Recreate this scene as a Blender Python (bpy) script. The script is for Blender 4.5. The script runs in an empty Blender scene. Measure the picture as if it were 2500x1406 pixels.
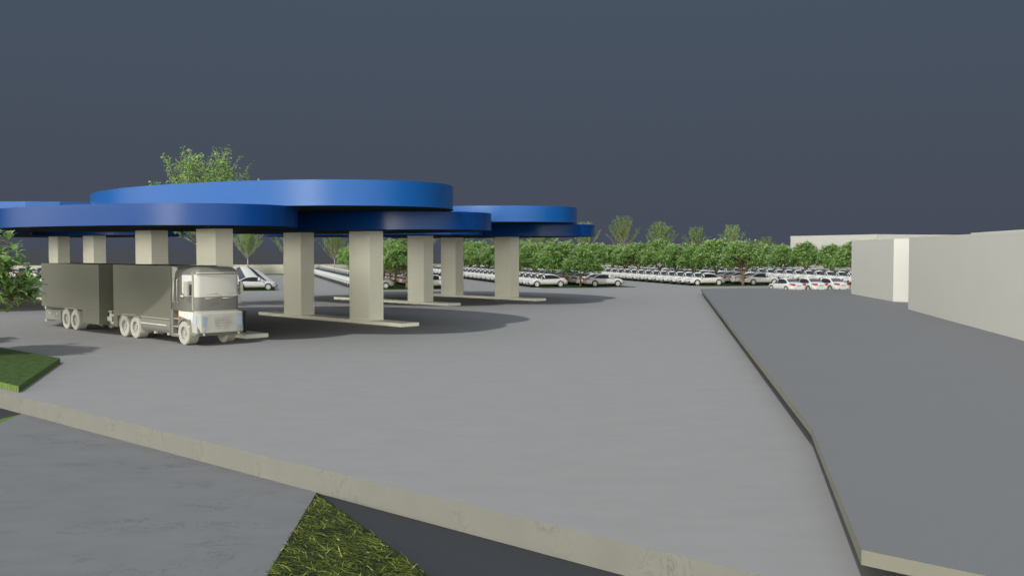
import bpy, math, random
from math import sin, cos, pi, radians, sqrt, atan2
random.seed(7)
S = bpy.context.scene
COL = S.collection

# ------------------------------------------------------------------ camera
H = 4.34
F_PX, PITCH = 2467.66, 0.0386
cam_d = bpy.data.cameras.new("camera"); cam = bpy.data.objects.new("camera", cam_d); COL.objects.link(cam)
cam.location = (0, 0, H); cam.rotation_euler = (pi/2 - PITCH, 0, 0)
cam_d.sensor_width = 36; cam_d.lens = 36*F_PX/2500; cam_d.clip_start = .1; cam_d.clip_end = 6000
S.camera = cam

# ------------------------------------------------------------------ sun and sky
SX, SY = .36, .75                       # shadow run per metre of height
el = math.atan(1/math.hypot(SX, SY)); az = atan2(-SX, -SY)
sun_d = bpy.data.lights.new("sun", 'SUN'); sun = bpy.data.objects.new("sun", sun_d); COL.objects.link(sun)
sun_d.energy = 3.3; sun_d.angle = radians(1.6); sun_d.color = (1, .975, .93)
from mathutils import Vector
sun.rotation_euler = Vector((SX, SY, -1)).to_track_quat('-Z', 'Y').to_euler()
sun.location = (-20, -40, 60)
W = bpy.data.worlds.new("World"); S.world = W; W.use_nodes = True
nt = W.node_tree; nt.nodes.clear()
def N(t, **k):
    n = nt.nodes.new(t)
    for a, b in k.items(): setattr(n, a, b)
    return n
out = N('ShaderNodeOutputWorld'); bg = N('ShaderNodeBackground'); nt.links.new(bg.outputs[0], out.inputs[0])
tc = N('ShaderNodeTexCoord'); sep = N('ShaderNodeSeparateXYZ'); nt.links.new(tc.outputs['Generated'], sep.inputs[0])
ramp = N('ShaderNodeValToRGB'); nt.links.new(sep.outputs[2], ramp.inputs[0])
e = ramp.color_ramp.elements
K = 1.36
e[0].position = 0.0; e[0].color = (.059*K, .069*K, .097*K, 1)
e[1].position = .24; e[1].color = (.061*K, .083*K, .116*K, 1)
e.new(.10).color = (.060*K, .073*K, .101*K, 1)
e.new(.60).color = (.46*K, .52*K, .60*K, 1)
sky = N('ShaderNodeTexSky', sky_type='NISHITA', sun_disc=False, sun_elevation=el, sun_rotation=atan2(-SX, -SY), dust_density=2.0)
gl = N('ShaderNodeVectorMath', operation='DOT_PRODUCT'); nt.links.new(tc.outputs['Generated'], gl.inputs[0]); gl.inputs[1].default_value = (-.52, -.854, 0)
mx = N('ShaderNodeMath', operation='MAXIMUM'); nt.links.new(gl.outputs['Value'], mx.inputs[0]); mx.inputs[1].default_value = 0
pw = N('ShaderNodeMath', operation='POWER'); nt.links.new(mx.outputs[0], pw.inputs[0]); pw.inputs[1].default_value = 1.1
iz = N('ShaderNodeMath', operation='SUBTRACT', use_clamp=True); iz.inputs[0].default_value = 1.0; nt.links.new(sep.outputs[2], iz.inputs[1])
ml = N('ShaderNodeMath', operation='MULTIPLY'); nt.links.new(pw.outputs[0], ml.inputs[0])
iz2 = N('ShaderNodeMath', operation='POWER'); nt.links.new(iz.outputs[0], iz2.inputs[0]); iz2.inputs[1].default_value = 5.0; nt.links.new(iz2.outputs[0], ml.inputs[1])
# narrow sky glow below the sun, added behind the camera for canopy highlights
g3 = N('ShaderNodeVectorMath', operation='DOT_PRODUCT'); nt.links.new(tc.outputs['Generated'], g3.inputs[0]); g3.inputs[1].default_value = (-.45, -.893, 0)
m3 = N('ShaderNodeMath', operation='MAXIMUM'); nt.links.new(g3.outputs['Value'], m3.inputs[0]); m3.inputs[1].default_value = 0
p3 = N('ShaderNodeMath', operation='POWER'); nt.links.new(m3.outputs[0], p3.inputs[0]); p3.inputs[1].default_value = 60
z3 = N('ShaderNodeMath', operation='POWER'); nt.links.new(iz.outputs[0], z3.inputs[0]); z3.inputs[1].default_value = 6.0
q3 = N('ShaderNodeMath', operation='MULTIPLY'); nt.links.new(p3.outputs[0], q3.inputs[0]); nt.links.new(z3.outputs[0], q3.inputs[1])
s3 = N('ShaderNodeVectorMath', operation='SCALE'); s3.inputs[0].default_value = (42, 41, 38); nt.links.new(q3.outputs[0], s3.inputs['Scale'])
GLOW = 15.5  # low sky glow added behind the camera to light pillars and walls
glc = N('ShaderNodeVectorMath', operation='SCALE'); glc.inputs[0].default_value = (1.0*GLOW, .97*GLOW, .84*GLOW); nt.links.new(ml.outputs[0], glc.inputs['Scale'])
sks = N('ShaderNodeVectorMath', operation='SCALE'); sks.inputs['Scale'].default_value = .0015; nt.links.new(sky.outputs[0], sks.inputs[0])
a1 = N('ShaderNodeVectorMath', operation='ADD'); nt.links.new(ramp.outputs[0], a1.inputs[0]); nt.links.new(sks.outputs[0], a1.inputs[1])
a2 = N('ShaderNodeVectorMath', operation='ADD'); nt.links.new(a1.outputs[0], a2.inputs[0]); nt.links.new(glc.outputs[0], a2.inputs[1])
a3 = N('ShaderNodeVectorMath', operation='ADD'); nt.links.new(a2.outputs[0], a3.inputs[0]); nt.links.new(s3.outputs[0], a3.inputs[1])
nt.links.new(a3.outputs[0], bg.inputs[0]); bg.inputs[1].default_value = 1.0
S.view_settings.view_transform = 'Standard'; S.view_settings.look = 'None'
S.view_settings.exposure = -0.45; S.view_settings.gamma = 1

# ------------------------------------------------------------------ materials
MATS = {}
def mat(name, col, rough=.8, spec=.3, metal=0.0, noise=None, emit=None):
    """noise = (scale vector, detail, strength, dark colour multiplier, kind)"""
    m = bpy.data.materials.new(name); m.use_nodes = True; t = m.node_tree; b = t.nodes['Principled BSDF']
    b.inputs['Roughness'].default_value = rough; b.inputs['Metallic'].default_value = metal
    b.inputs['Specular IOR Level'].default_value = spec
    b.inputs['Base Color'].default_value = (*col, 1)
    if noise:
        tcn = t.nodes.new('ShaderNodeTexCoord'); mp = t.nodes.new('ShaderNodeMapping')
        t.links.new(tcn.outputs['Object'], mp.inputs[0]); mp.inputs['Scale'].default_value = noise[0]
        nz = t.nodes.new('ShaderNodeTexNoise'); nz.inputs['Detail'].default_value = noise[1]; nz.inputs['Scale'].default_value = 1
        nz.inputs['Roughness'].default_value = .6
        t.links.new(mp.outputs[0], nz.inputs[0])
        r = t.nodes.new('ShaderNodeValToRGB'); s = noise[2]
        r.color_ramp.elements[0].position = .3; r.color_ramp.elements[1].position = .7
        r.color_ramp.elements[0].color = tuple(c*(1-s) for c in col) + (1,)
        r.color_ramp.elements[1].color = tuple(min(1, c*(1+s)) for c in col) + (1,)
        t.links.new(nz.outputs[0], r.inputs[0]); last = r.outputs[0]
        if len(noise) > 3:      # fine veins: thin dark lines where a second, distorted noise crosses its mean
            n2 = t.nodes.new('ShaderNodeTexNoise'); n2.inputs['Scale'].default_value = noise[3]; n2.inputs['Detail'].default_value = 9
            n2.inputs['Roughness'].default_value = .68; n2.inputs['Distortion'].default_value = 1.1; t.links.new(mp.outputs[0], n2.inputs[0])
            s1 = t.nodes.new('ShaderNodeMath'); s1.operation = 'SUBTRACT'; s1.inputs[1].default_value = .5; t.links.new(n2.outputs[0], s1.inputs[0])
            ab = t.nodes.new('ShaderNodeMath'); ab.operation = 'ABSOLUTE'; t.links.new(s1.outputs[0], ab.inputs[0])
            r2 = t.nodes.new('ShaderNodeValToRGB'); r2.color_ramp.elements[0].position = 0; r2.color_ramp.elements[1].position = noise[4]
            d = noise[5]; r2.color_ramp.elements[0].color = (d, d, d, 1); r2.color_ramp.elements[1].color = (1, 1, 1, 1)
            t.links.new(ab.outputs[0], r2.inputs[0])
            # veins appear only in patches
            n3 = t.nodes.new('ShaderNodeTexNoise'); n3.inputs['Scale'].default_value = noise[3]*.45; n3.inputs['Detail'].default_value = 2; t.links.new(mp.outputs[0], n3.inputs[0])
            r3 = t.nodes.new('ShaderNodeValToRGB'); r3.color_ramp.elements[0].position = .48; r3.color_ramp.elements[1].position = .62
            t.links.new(n3.outputs[0], r3.inputs[0])
            m2 = t.nodes.new('ShaderNodeMixRGB'); m2.inputs[1].default_value = (1, 1, 1, 1); t.links.new(r3.outputs[0], m2.inputs[0]); t.links.new(r2.outputs[0], m2.inputs[2])
            m1 = t.nodes.new('ShaderNodeMixRGB'); m1.blend_type = 'MULTIPLY'; m1.inputs[0].default_value = 1
            t.links.new(last, m1.inputs[1]); t.links.new(m2.outputs[0], m1.inputs[2]); last = m1.outputs[0]
        t.links.new(last, b.inputs['Base Color'])
    MATS[name] = m; return m
def leafmat(name, cols, rough=.55, trans=.25):
    """leaf colour picked by a per-face random value stored in the mesh"""
    m = bpy.data.materials.new(name); m.use_nodes = True; t = m.node_tree; b = t.nodes['Principled BSDF']
    at = t.nodes.new('ShaderNodeAttribute'); at.attribute_name = 'tint'
    r = t.nodes.new('ShaderNodeValToRGB'); el_ = r.color_ramp.elements
    el_[0].position = 0; el_[0].color = (*cols[0], 1); el_[1].position = 1; el_[1].color = (*cols[-1], 1)
    for i, c in enumerate(cols[1:-1]): el_.new((i+1)/(len(cols)-1)).color = (*c, 1)
    t.links.new(at.outputs['Fac'], r.inputs[0]); t.links.new(r.outputs[0], b.inputs['Base Color'])
    b.inputs['Roughness'].default_value = rough; b.inputs['Specular IOR Level'].default_value = .35
    if trans:
        o = t.nodes['Material Output']; tr = t.nodes.new('ShaderNodeBsdfTranslucent'); mx_ = t.nodes.new('ShaderNodeMixShader')
        mx_.inputs[0].default_value = trans; t.links.new(r.outputs[0], tr.inputs[0])
        t.links.new(b.outputs[0], mx_.inputs[1]); t.links.new(tr.outputs[0], mx_.inputs[2]); t.links.new(mx_.outputs[0], o.inputs[0])
    MATS[name] = m; return m

mat('forecourt', (.248, .246, .243), .85, .2, noise=((.7, 1.3, 1), 10, .035, .8, .012, .95))
mat('slab_edge', (.172, .170, .150), .9, .2, noise=((1, 1, 1), 8, .06, 2.2, .02, .7))
mat('road', (.152, .155, .158), .85, .25, noise=((.9, 1.5, 1), 10, .06, 1.5, .022, .66))
mat('deck_top', (.155, .158, .163), .8, .2, noise=((.2, .2, .2), 4, .012))
mat('deck_edge', (.185, .18, .145), .85, .2, noise=((1, 1, 1), 5, .03))
mat('bare_ground', (.042, .045, .050), .9, .1, noise=((.05, .05, .05), 4, .05))
mat('cream', (.84, .825, .70), .85, .2, noise=((.6, .6, .6), 5, .018))
mat('cream_white', (.525, .517, .475), .85, .2, noise=((.3, .3, .3), 5, .015))
mat('far_white', (.43, .425, .395), .85, .2, noise=((.3, .3, .3), 5, .015))
mat('wall_cream', (.43, .42, .35), .85, .2, noise=((.4, .4, .4), 5, .03))
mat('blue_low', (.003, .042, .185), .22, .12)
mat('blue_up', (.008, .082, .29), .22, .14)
mat('soffit', (.012, .014, .012), .9, .05)  # near black: the shade under the discs is put into this colour
mat('box_grey', (.132, .132, .103), .6, .35, noise=((.5, .5, .5), 4, .02))
mat('cab_grey', (.165, .165, .145), .5, .4)
mat('truck_pale', (.38, .375, .33), .6, .35)
mat('screen_pale', (.50, .49, .44), .45, .4)
mat('truck_white', (.62, .615, .57), .5, .4)
mat('tyre_pale', (.37, .36, .31), .75, .3)
mat('rim_grey', (.33, .33, .30), .5, .4)
mat('black', (.012, .013, .014), .6, .3)
mat('lamp_blue', (.26, .34, .46), .3, .5)
mat('pale_blue', (.36, .41, .48), .4, .4)
mat('slat', (.33, .32, .285), .6, .3)
mat('orange', (.42, .19, .03), .5, .4)
mat('red', (.55, .06, .05), .4, .4)
mat('dull_red', (.42, .22, .19), .5, .4)
mat('car_white', (.58, .572, .54), .32, .45)
mat('car_glass', (.012, .014, .022), .22, .35)
mat('car_rear_glass', (.06, .062, .085), .25, .5)
mat('tail_red', (.55, .01, .015), .25, .5)
mat('tail_dark', (.22, .015, .01), .25, .5)
mat('rim_white', (.62, .62, .58), .4, .4)
mat('plate', (.38, .38, .35), .5, .3)
mat('head_lamp', (.35, .37, .38), .2, .6)
mat('bark_brown', (.23, .165, .11), .85, .2, noise=((6, 6, 3), 5, .25))
mat('bark_pale', (.34, .29, .23), .85, .2, noise=((5, 5, 2), 5, .2))
mat('dark_turf', (.016, .022, .006), .95, .1)
mat('lawn', (.048, .082, .024), .95, .1, noise=((5, 3, 5), 8, .45))
mat('lawn_side', (.11, .16, .045), .95, .1, noise=((14, 14, .15), 4, .4))
mat('petal', (.75, .74, .60), .6, .3)
leafmat('plumeria_leaf', [(.07, .17, .03), (.18, .36, .07), (.30, .50, .13), (.48, .64, .30)], .45, .35)
leafmat('small_leaf', [(.05, .12, .03), (.12, .24, .05), (.20, .34, .08), (.34, .44, .20)], .55, .3)
leafmat('blade', [(.010, .018, .003), (.035, .06, .006), (.12, .16, .012), (.30, .34, .04), (.50, .48, .14)], .6, .15)

# ------------------------------------------------------------------ mesh helpers
class MB:
    def __init__(s): s.v, s.f, s.m, s.sm, s.t = [], [], [], [], []
    def add(s, vs, fs, mi=0, smooth=False, tint=0.5):
        o = len(s.v); s.v += [tuple(p) for p in vs]
        for q in fs: s.f.append(tuple(o+i for i in q)); s.m.append(mi); s.sm.append(smooth); s.t.append(tint)
    def box(s, x0, x1, y0, y1, z0, z1, mi=0):
        s.add([(x0,y0,z0),(x1,y0,z0),(x1,y1,z0),(x0,y1,z0),(x0,y0,z1),(x1,y0,z1),(x1,y1,z1),(x0,y1,z1)],
              [(0,3,2,1),(4,5,6,7),(0,1,5,4),(1,2,6,5),(2,3,7,6),(3,0,4,7)], mi)
    def prism(s, pts, z0, z1, mi_side=0, mi_top=None, mi_bot=None, smooth=False):
        n = len(pts); vs = [(x, y, z0) for x, y in pts] + [(x, y, z1) for x, y in pts]
        s.add(vs, [(i, (i+1) % n, n+(i+1) % n, n+i) for i in range(n)], mi_side, smooth)
        s.add([(x, y, z1) for x, y in pts], [tuple(range(n))], mi_side if mi_top is None else mi_top)
        s.add([(x, y, z0) for x, y in pts], [tuple(reversed(range(n)))], mi_side if mi_bot is None else mi_bot)
    def xz_prism(s, pts, y0, y1, mi=0):      # outline in x,z pushed through y
        n = len(pts); vs = [(x, y0, z) for x, z in pts] + [(x, y1, z) for x, z in pts]
        s.add(vs, [(i, n+i, n+(i+1) % n, (i+1) % n) for i in range(n)] + [tuple(range(n)), tuple(reversed(range(n, 2*n)))], mi)
    def ring(s, c, r0, r1, y0, y1, n=32, mi=0):   # hollow drum with its axis along y
        vs = []
        for y, r in ((y0, r0), (y0, r1), (y1, r1), (y1, r0)):
            vs += [(c[0]+r*cos(2*pi*i/n), y, c[1]+r*sin(2*pi*i/n)) for i in range(n)]
        fs = []
        for k in range(4):
            for i in range(n): fs.append((k*n+i, k*n+(i+1) % n, ((k+1) % 4)*n+(i+1) % n, ((k+1) % 4)*n+i))
        o = len(s.f); s.add(vs, fs, mi)
    def drum(s, c, r, y0, y1, n=32, mi=0, smooth=True):
        vs = [(c[0]+r*cos(2*pi*i/n), y0, c[1]+r*sin(2*pi*i/n)) for i in range(n)] + [(c[0]+r*cos(2*pi*i/n), y1, c[1]+r*sin(2*pi*i/n)) for i in range(n)]
        s.add(vs, [(i, n+i, n+(i+1) % n, (i+1) % n) for i in range(n)], mi, smooth)
        s.add(vs[:n], [tuple(range(n))], mi); s.add(vs[n:], [tuple(reversed(range(n)))], mi)
    def tube(s, p0, p1, r0, r1, n=6, mi=0):
        a = Vector(p0); b = Vector(p1); d = b-a
        if d.length < 1e-5: return
        q = d.to_track_quat('Z', 'Y'); vs = []
        for c, r in ((a, r0), (b, r1)):
            vs += [tuple(c + q @ Vector((r*cos(2*pi*i/n), r*sin(2*pi*i/n), 0))) for i in range(n)]
        s.add(vs, [(i, (i+1) % n, n+(i+1) % n, n+i) for i in range(n)] + [tuple(reversed(range(n))), tuple(range(n, 2*n))], mi, True)
    def mesh(s, name, mats, fix=True):
        me = bpy.data.meshes.new(name); me.from_pydata(s.v, [], s.f)
        for m in mats: me.materials.append(MATS[m])
        me.polygons.foreach_set('material_index', s.m); me.polygons.foreach_set('use_smooth', s.sm)
        at = me.attributes.new('tint', 'FLOAT', 'FACE'); at.data.foreach_set('value', s.t)
        if fix:
            import bmesh
            bm = bmesh.new(); bm.from_mesh(me)
            bmesh.ops.remove_doubles(bm, verts=bm.verts, dist=1e-5)
            bmesh.ops.recalc_face_normals(bm, faces=bm.faces); bm.to_mesh(me); bm.free()
        me.update(); return me
    def build(s, name, mats, parent=None, fix=True):
        return link(s.mesh(name, mats, fix), name, parent)
def link(me, name, parent=None, loc=None):
    o = bpy.data.objects.new(name, me); COL.objects.link(o)
    if parent: o.parent = parent
    if loc: o.location = loc
    return o
def thing(name, label, cat, loc=(0, 0, 0), rz=0, group=None):
    o = bpy.data.objects.new(name, None); COL.objects.link(o); o.location = loc; o.rotation_euler = (0, 0, rz)
    o.empty_display_size = .3
    return tag(o, label, cat, group)
def tag(o, label, cat, group=None):
    o['label'] = label; o['category'] = cat
    if group: o['group'] = group
    return o
def struct(o, kind='structure'): o['kind'] = kind; return o
def copy_tree(o, parent=None):
    c = o.copy(); COL.objects.link(c)
    if parent: c.parent = parent
    for ch in KIDS.get(o.name, []): copy_tree(ch, c)
    return c
KIDS = {}
def index_kids():
    KIDS.clear()
    for o in bpy.data.objects:
        if o.parent: KIDS.setdefault(o.parent.name, []).append(o)

BETA = radians(15.6); CX, CY = cos(BETA), sin(BETA)        # parking grid: s runs along the car axes, t runs back along the rows
def st(s, t): return (s*CX - t*CY, s*CY + t*CX)
def world_prism(name, pts, z0, z1, mats, top=None, bot=None): 
    m = MB(); m.prism(pts, z0, z1, 0, top, bot); return m.build(name, mats)

# ------------------------------------------------------------------ ground and paving
m = MB(); m.add([(-3000, -500, -.51), (3000, -500, -.51), (3000, 4500, -.51), (-3000, 4500, -.51)], [(0, 1, 2, 3)])
struct(m.build('ground', ['bare_ground']))
# main forecourt slab, its front edge runs across the foreground
E0 = (-15.60, 30.64); E1 = (3.37, 13.27); dx, dy = E1[0]-E0[0], E1[1]-E0[1]
FA = (E0[0]-dx*4.2, E0[1]-dy*4.2); FB = (E1[0]+dx*1.5, E1[1]+dy*1.5)
far = [st(150, 178), st(-75, 178)]
struct(world_prism('forecourt', [FA, FB, (150, FB[1]-5), (190, 60), far[0], far[1], (-160, 120)], -.50, 0, ['slab_edge', 'forecourt'], 1))
# lower road, its end tucked under the slab edge
nrm = (dy/math.hypot(dx, dy), -dx/math.hypot(dx, dy))   # toward the camera
L0 = (-14.38, 29.50); L1 = (-3.88, 19.93)
def back(p, k=.25): return (p[0]-nrm[0]*k, p[1]-nrm[1]*k)
m = MB(); m.prism([back(L0), L0, (-12.5, 12), (-3.30, 8), L1, back(L1)], -.508, -.484)
struct(m.build('road', ['road']))
struct(world_prism('verge', [L1, (-3.30, 8), (2.0, 8), (-.55, 13.55), (-1.18, 14.74)], -.508, -.492, ['dark_turf']), 'structure')
struct(world_prism('verge', [(-14.39, 29.44), (-12.52, 12), (-17.6, 12)], -.508, -.49, ['lawn_side']), 'structure')

# grass blades on the near verge: flattened, long and tangled
def inside(p, poly):
    c = False; n = len(poly)
    for i in range(n):
        (x1, y1), (x2, y2) = poly[i], poly[(i+1) % n]
        if (y1 > p[1]) != (y2 > p[1]) and p[0] < (x2-x1)*(p[1]-y1)/(y2-y1)+x1: c = not c
    return c
rg = random.Random(3)
vp = [(-3.86, 19.8), (-3.54, 12.2), (.0, 12.2), (-.62, 13.6), (-1.22, 14.76)]
m = MB(); cnt = 0
while cnt < 14000:
    x, y = rg.uniform(-3.9, 0), rg.uniform(12.2, 19.9)
    if not inside((x, y), vp): continue
    cnt += 1
    cl = sin(x*5.1+1.3*sin(y*2.7))*cos(y*3.3+x*1.7)
    a = rg.gauss(2.75+.5*cl, .8); ln = rg.uniform(.09, .34); w = rg.uniform(.006, .017); up = rg.uniform(.08, .5)
    if not inside((x+cos(a)*ln*.9, y+sin(a)*ln*.9), vp): continue
    z = -.492; p = []
    for k in range(4):
        u = k/3; r = ln*u; hh = ln*up*(u - .55*u*u)+.015
        ww = w*(1-u*.85); q = (x+cos(a)*r, y+sin(a)*r, z+hh)
        p += [(q[0]-sin(a)*ww, q[1]+cos(a)*ww, q[2]), (q[0]+sin(a)*ww, q[1]-cos(a)*ww, q[2])]
    t = max(0, min(1, rg.gauss(.24+.14*cl, .30)))
    m.add(p, [(0, 1, 3, 2), (2, 3, 5, 4), (4, 5, 7, 6)], 0, False, t)
g = m.build('grass', ['blade'], fix=False); struct(g, 'stuff')

# raised lawn bed at the left
bed = [(-14.92, 30.42), (-17.16, 38.26), (-21.55, 42.42), (-40, 59.5), (-42, 50), (-21.2, 36.3)]
bm_ = MB(); bm_.prism(bed, 0, .2, 1, 0, 1)
tag(bm_.build('lawn_bed', ['lawn', 'lawn_side']), 'raised slab of green turf with a sharp corner, left of the truck', 'lawn bed')

# floating paved deck on the right, carried by an inset plinth
dk = [(18.21, 97.39), (25.3, 99.6), (26.34, 94.94), (32.20, 96.0), (75, 104), (75, -2), (18.0, .2), (4.47, 12.79), (6.49, 21.80)]
def ins(poly, k):
    cx = sum(p[0] for p in poly)/len(poly); cy = sum(p[1] for p in poly)/len(poly)
    return [(cx+(x-cx)*k, cy+(y-cy)*k) for x, y in poly]
struct(world_prism('deck', dk, .306, .5, ['deck_edge', 'deck_top'], 1))
struct(world_prism('deck_plinth', [(20.5, 90), (70, 90), (70, 6), (20, 6), (11, 14), (12, 24)], .001, .304, ['deck_edge']))

# ------------------------------------------------------------------ pale buildings on the deck
def bldg(name, pts, z0, z1, mt, label):
    t = thing(name, label, 'building', (pts[0][0], pts[0][1], z0))
    ox, oy = pts[0]
    m = MB(); m.prism([(x-ox, y-oy) for x, y in pts], 0, z1-z0-.12, 0); m.build('wall', [mt], t)
    m = MB(); m.prism([(x-ox, y-oy) for x, y in pts], z1-z0-.118, z1-z0, 0); m.build('coping', [mt], t)
    return t
q = ((25.23-21.42)/(64.28-42.16))
bldg('pale_building', [(25.23, 64.28), (21.42, 42.16), (21.42-q*34, 8.0), (60, 8), (60, 62)], .5, 5.07, 'cream_white', 'nearest plain pale building, running out of the right edge of the picture')
bldg('pale_building', [(27.86, 73.82), (29.11, 86.68), (70, 84), (70, 70.0), (28.63, 72.96)], .5, 5.07, 'cream_white', 'plain pale block standing just beyond the nearest building, right of the parked cars')
bldg('pale_building', [(27.2, 60), (55, 58), (52, 40), (24.6, 48)], 5.0, 5.28, 'cream_white', 'low pale upper storey showing as a thin step above the nearest building')
bldg('pale_building', [(47.35, 172), (54.1, 150), (69, 157), (110, 180), (80, 200)], -.4, 6.5, 'far_white', 'long pale building far behind the frangipani trees, right of the car park')

# perimeter wall behind the car park
t = thing('perimeter_wall', 'long low cream wall closing the far side of the car park', 'wall')
m = MB(); m.prism([st(-90, 176.4), st(104, 176.4), st(104, 176.8), st(-90, 176.8)], 0, 1.60); m.build('wall', ['wall_cream'], t)
m = MB(); m.prism([st(-90, 176.36), st(104, 176.36), st(104, 176.84), st(-90, 176.84)], 1.602, 1.68); m.build('coping', ['wall_cream'], t)
struct(world_prism('verge', [st(-90, 173.6), st(104, 173.6), st(104, 176.34), st(-90, 176.34)], .002, .1, ['lawn']))
# grass strips between the rows of cars
for s0, s1, t0, t1 in ((-8.4, 4.6, 107.7, 172), (13.7, 24.2, 106.7, 172), (33.4, 44.3, 106.5, 172), (52.9, 64.2, 106.6, 172),
                       (72.8, 84, 100, 172), (92.7, 104, 110, 172), (-34, -16, 134, 152), (-60, -24, 154, 172)):
    tag(world_prism('grass_strip', [st(s0, t0), st(s1, t0), st(s1, t1), st(s0, t1)], .002, .05, ['lawn']),
        {-8.4: 'narrow grass strip under the long car row directly right of the truck cab', 13.7: 'grass strip with the trees seen between the two front concrete pillars',
         33.4: 'grass strip with cars just right of the rightmost pillar', 52.9: 'grass strip with the lone front tree left of the three cars seen from behind',
         72.8: 'grass strip under the cars behind the three cars seen from behind', 92.7: 'farthest right grass strip, behind the last trees before the building',
         -34: 'grass strip at the left behind the rear end of the trailer', -60: 'grass strip below the far left cars seen through the frangipani leaves'}[s0],
        'grass strip', 'grass strips in the car park')

# ------------------------------------------------------------------ canopies, pillars, islands
ua = .7828; U = (cos(ua), -sin(ua)); V = (sin(ua), cos(ua)); k_ = .62
IL, IW, IH, CWU, CWV, C0, C1, CV = 24.066*k_, 2.031*k_, .3198*k_, 3.209*k_, 1.5646*k_, 4.55*k_, 15.956*k_, .216*k_
isl = {'A': (-26.97*k_, 107.44*k_), 'B': (-24.87*k_, 140.93*k_), 'C': (-13.88*k_, 152.49*k_), 'D': (-37.86*k_, 95.68*k_), 'E': (-66.34*k_, 140.5*k_), 'G': (-47.7, 80.0)}
ilab = {'A': 'long cream kerb island carrying the two tall pillars nearest the middle', 'B': 'cream kerb island partly hidden behind the second middle pillar',
        'C': 'rightmost cream kerb island, under the canopy nearest the parked cars', 'D': 'cream kerb island behind the truck, its end showing right of the front bumper',
        'E': 'far left cream kerb island, its end showing left of the trailer'}
rot = -ua
for k, p in isl.items():
    if k == 'G': continue
    m = MB(); m.box(0, IL, 0, IW, 0, IH-.02); m.box(.004, IL-.004, .004, IW-.004, IH-.018, IH)
    o = m.build('kerb_island', ['cream']); o.location = (p[0], p[1], .001); o.rotation_euler = (0, 0, rot)
    tag(o, ilab[k], 'kerb island', 'kerb islands under the blue canopies')
def ell(a, b, phi, n): return [(a*cos(2*pi*i/n)*cos(phi)-b*sin(2*pi*i/n)*sin(phi), a*cos(2*pi*i/n)*sin(phi)+b*sin(2*pi*i/n)*cos(phi)) for i in range(n)]
CZ = 8.6635*k_
def disc(parent, name, c, a, b, z0, z1, n, smooth, mt, base, phi=-.745):
    m = MB(); pts = [(x+c[0]-base[0], y+c[1]-base[1]) for x, y in ell(a, b, phi, n)]
    N_ = len(pts); bv = .018
    vs = []
    prof = [(z0+bv, 1.0), (z1-bv, 1.0)]
    m.add([(x, y, z0) for x, y in pts] + [(x, y, z1) for x, y in pts], [(i, (i+1) % N_, N_+(i+1) % N_, N_+i) for i in range(N_)], 0, smooth)
    m.add([(x, y, z1) for x, y in pts], [tuple(range(N_))], 0)
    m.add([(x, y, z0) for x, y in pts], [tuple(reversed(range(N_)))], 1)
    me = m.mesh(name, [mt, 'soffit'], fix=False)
    return link(me, name, parent)
def cluster(label, low, up, cols, n, smooths):
    base = up
    t = thing('canopy', label, 'canopy', (base[0], base[1], 0), 0, 'blue forecourt canopies')
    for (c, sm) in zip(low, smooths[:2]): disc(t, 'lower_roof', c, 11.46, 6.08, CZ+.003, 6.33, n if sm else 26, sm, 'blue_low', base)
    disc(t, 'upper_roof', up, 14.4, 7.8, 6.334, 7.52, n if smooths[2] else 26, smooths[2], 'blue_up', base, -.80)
    for k in cols:
        for c in (C0, C1):
            p = isl[k]; m = MB(); m.box(0, CWU, 0, CWV, (IH+.004), CZ)
            o = m.build('pillar', ['cream'], t); o.rotation_euler = (0, 0, rot)
            o.location = (p[0]+U[0]*c+V[0]*CV-base[0], p[1]+U[1]*c+V[1]*CV-base[1], 0)
    return t
cluster('nearest blue canopy of three stacked oval discs, over the truck', [(-10.55, 62.68), (-19.67, 53.03)], (-14.5, 58.2), 'AD', 128, (True, True, True))
cluster('blue canopy of stacked oval discs at the right, nearest the parked cars', [(-2.43, 90.08), (-11.62, 81.59)], (-6.4, 86.1), 'CB', 128, (True, False, True))
cluster('blue canopy of stacked oval discs at the far left, behind the trailer', [(-35.23, 84.21), (-43.3, 74.9)], (-38.9, 79.6), 'EG', 128, (False, True, False))

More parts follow.
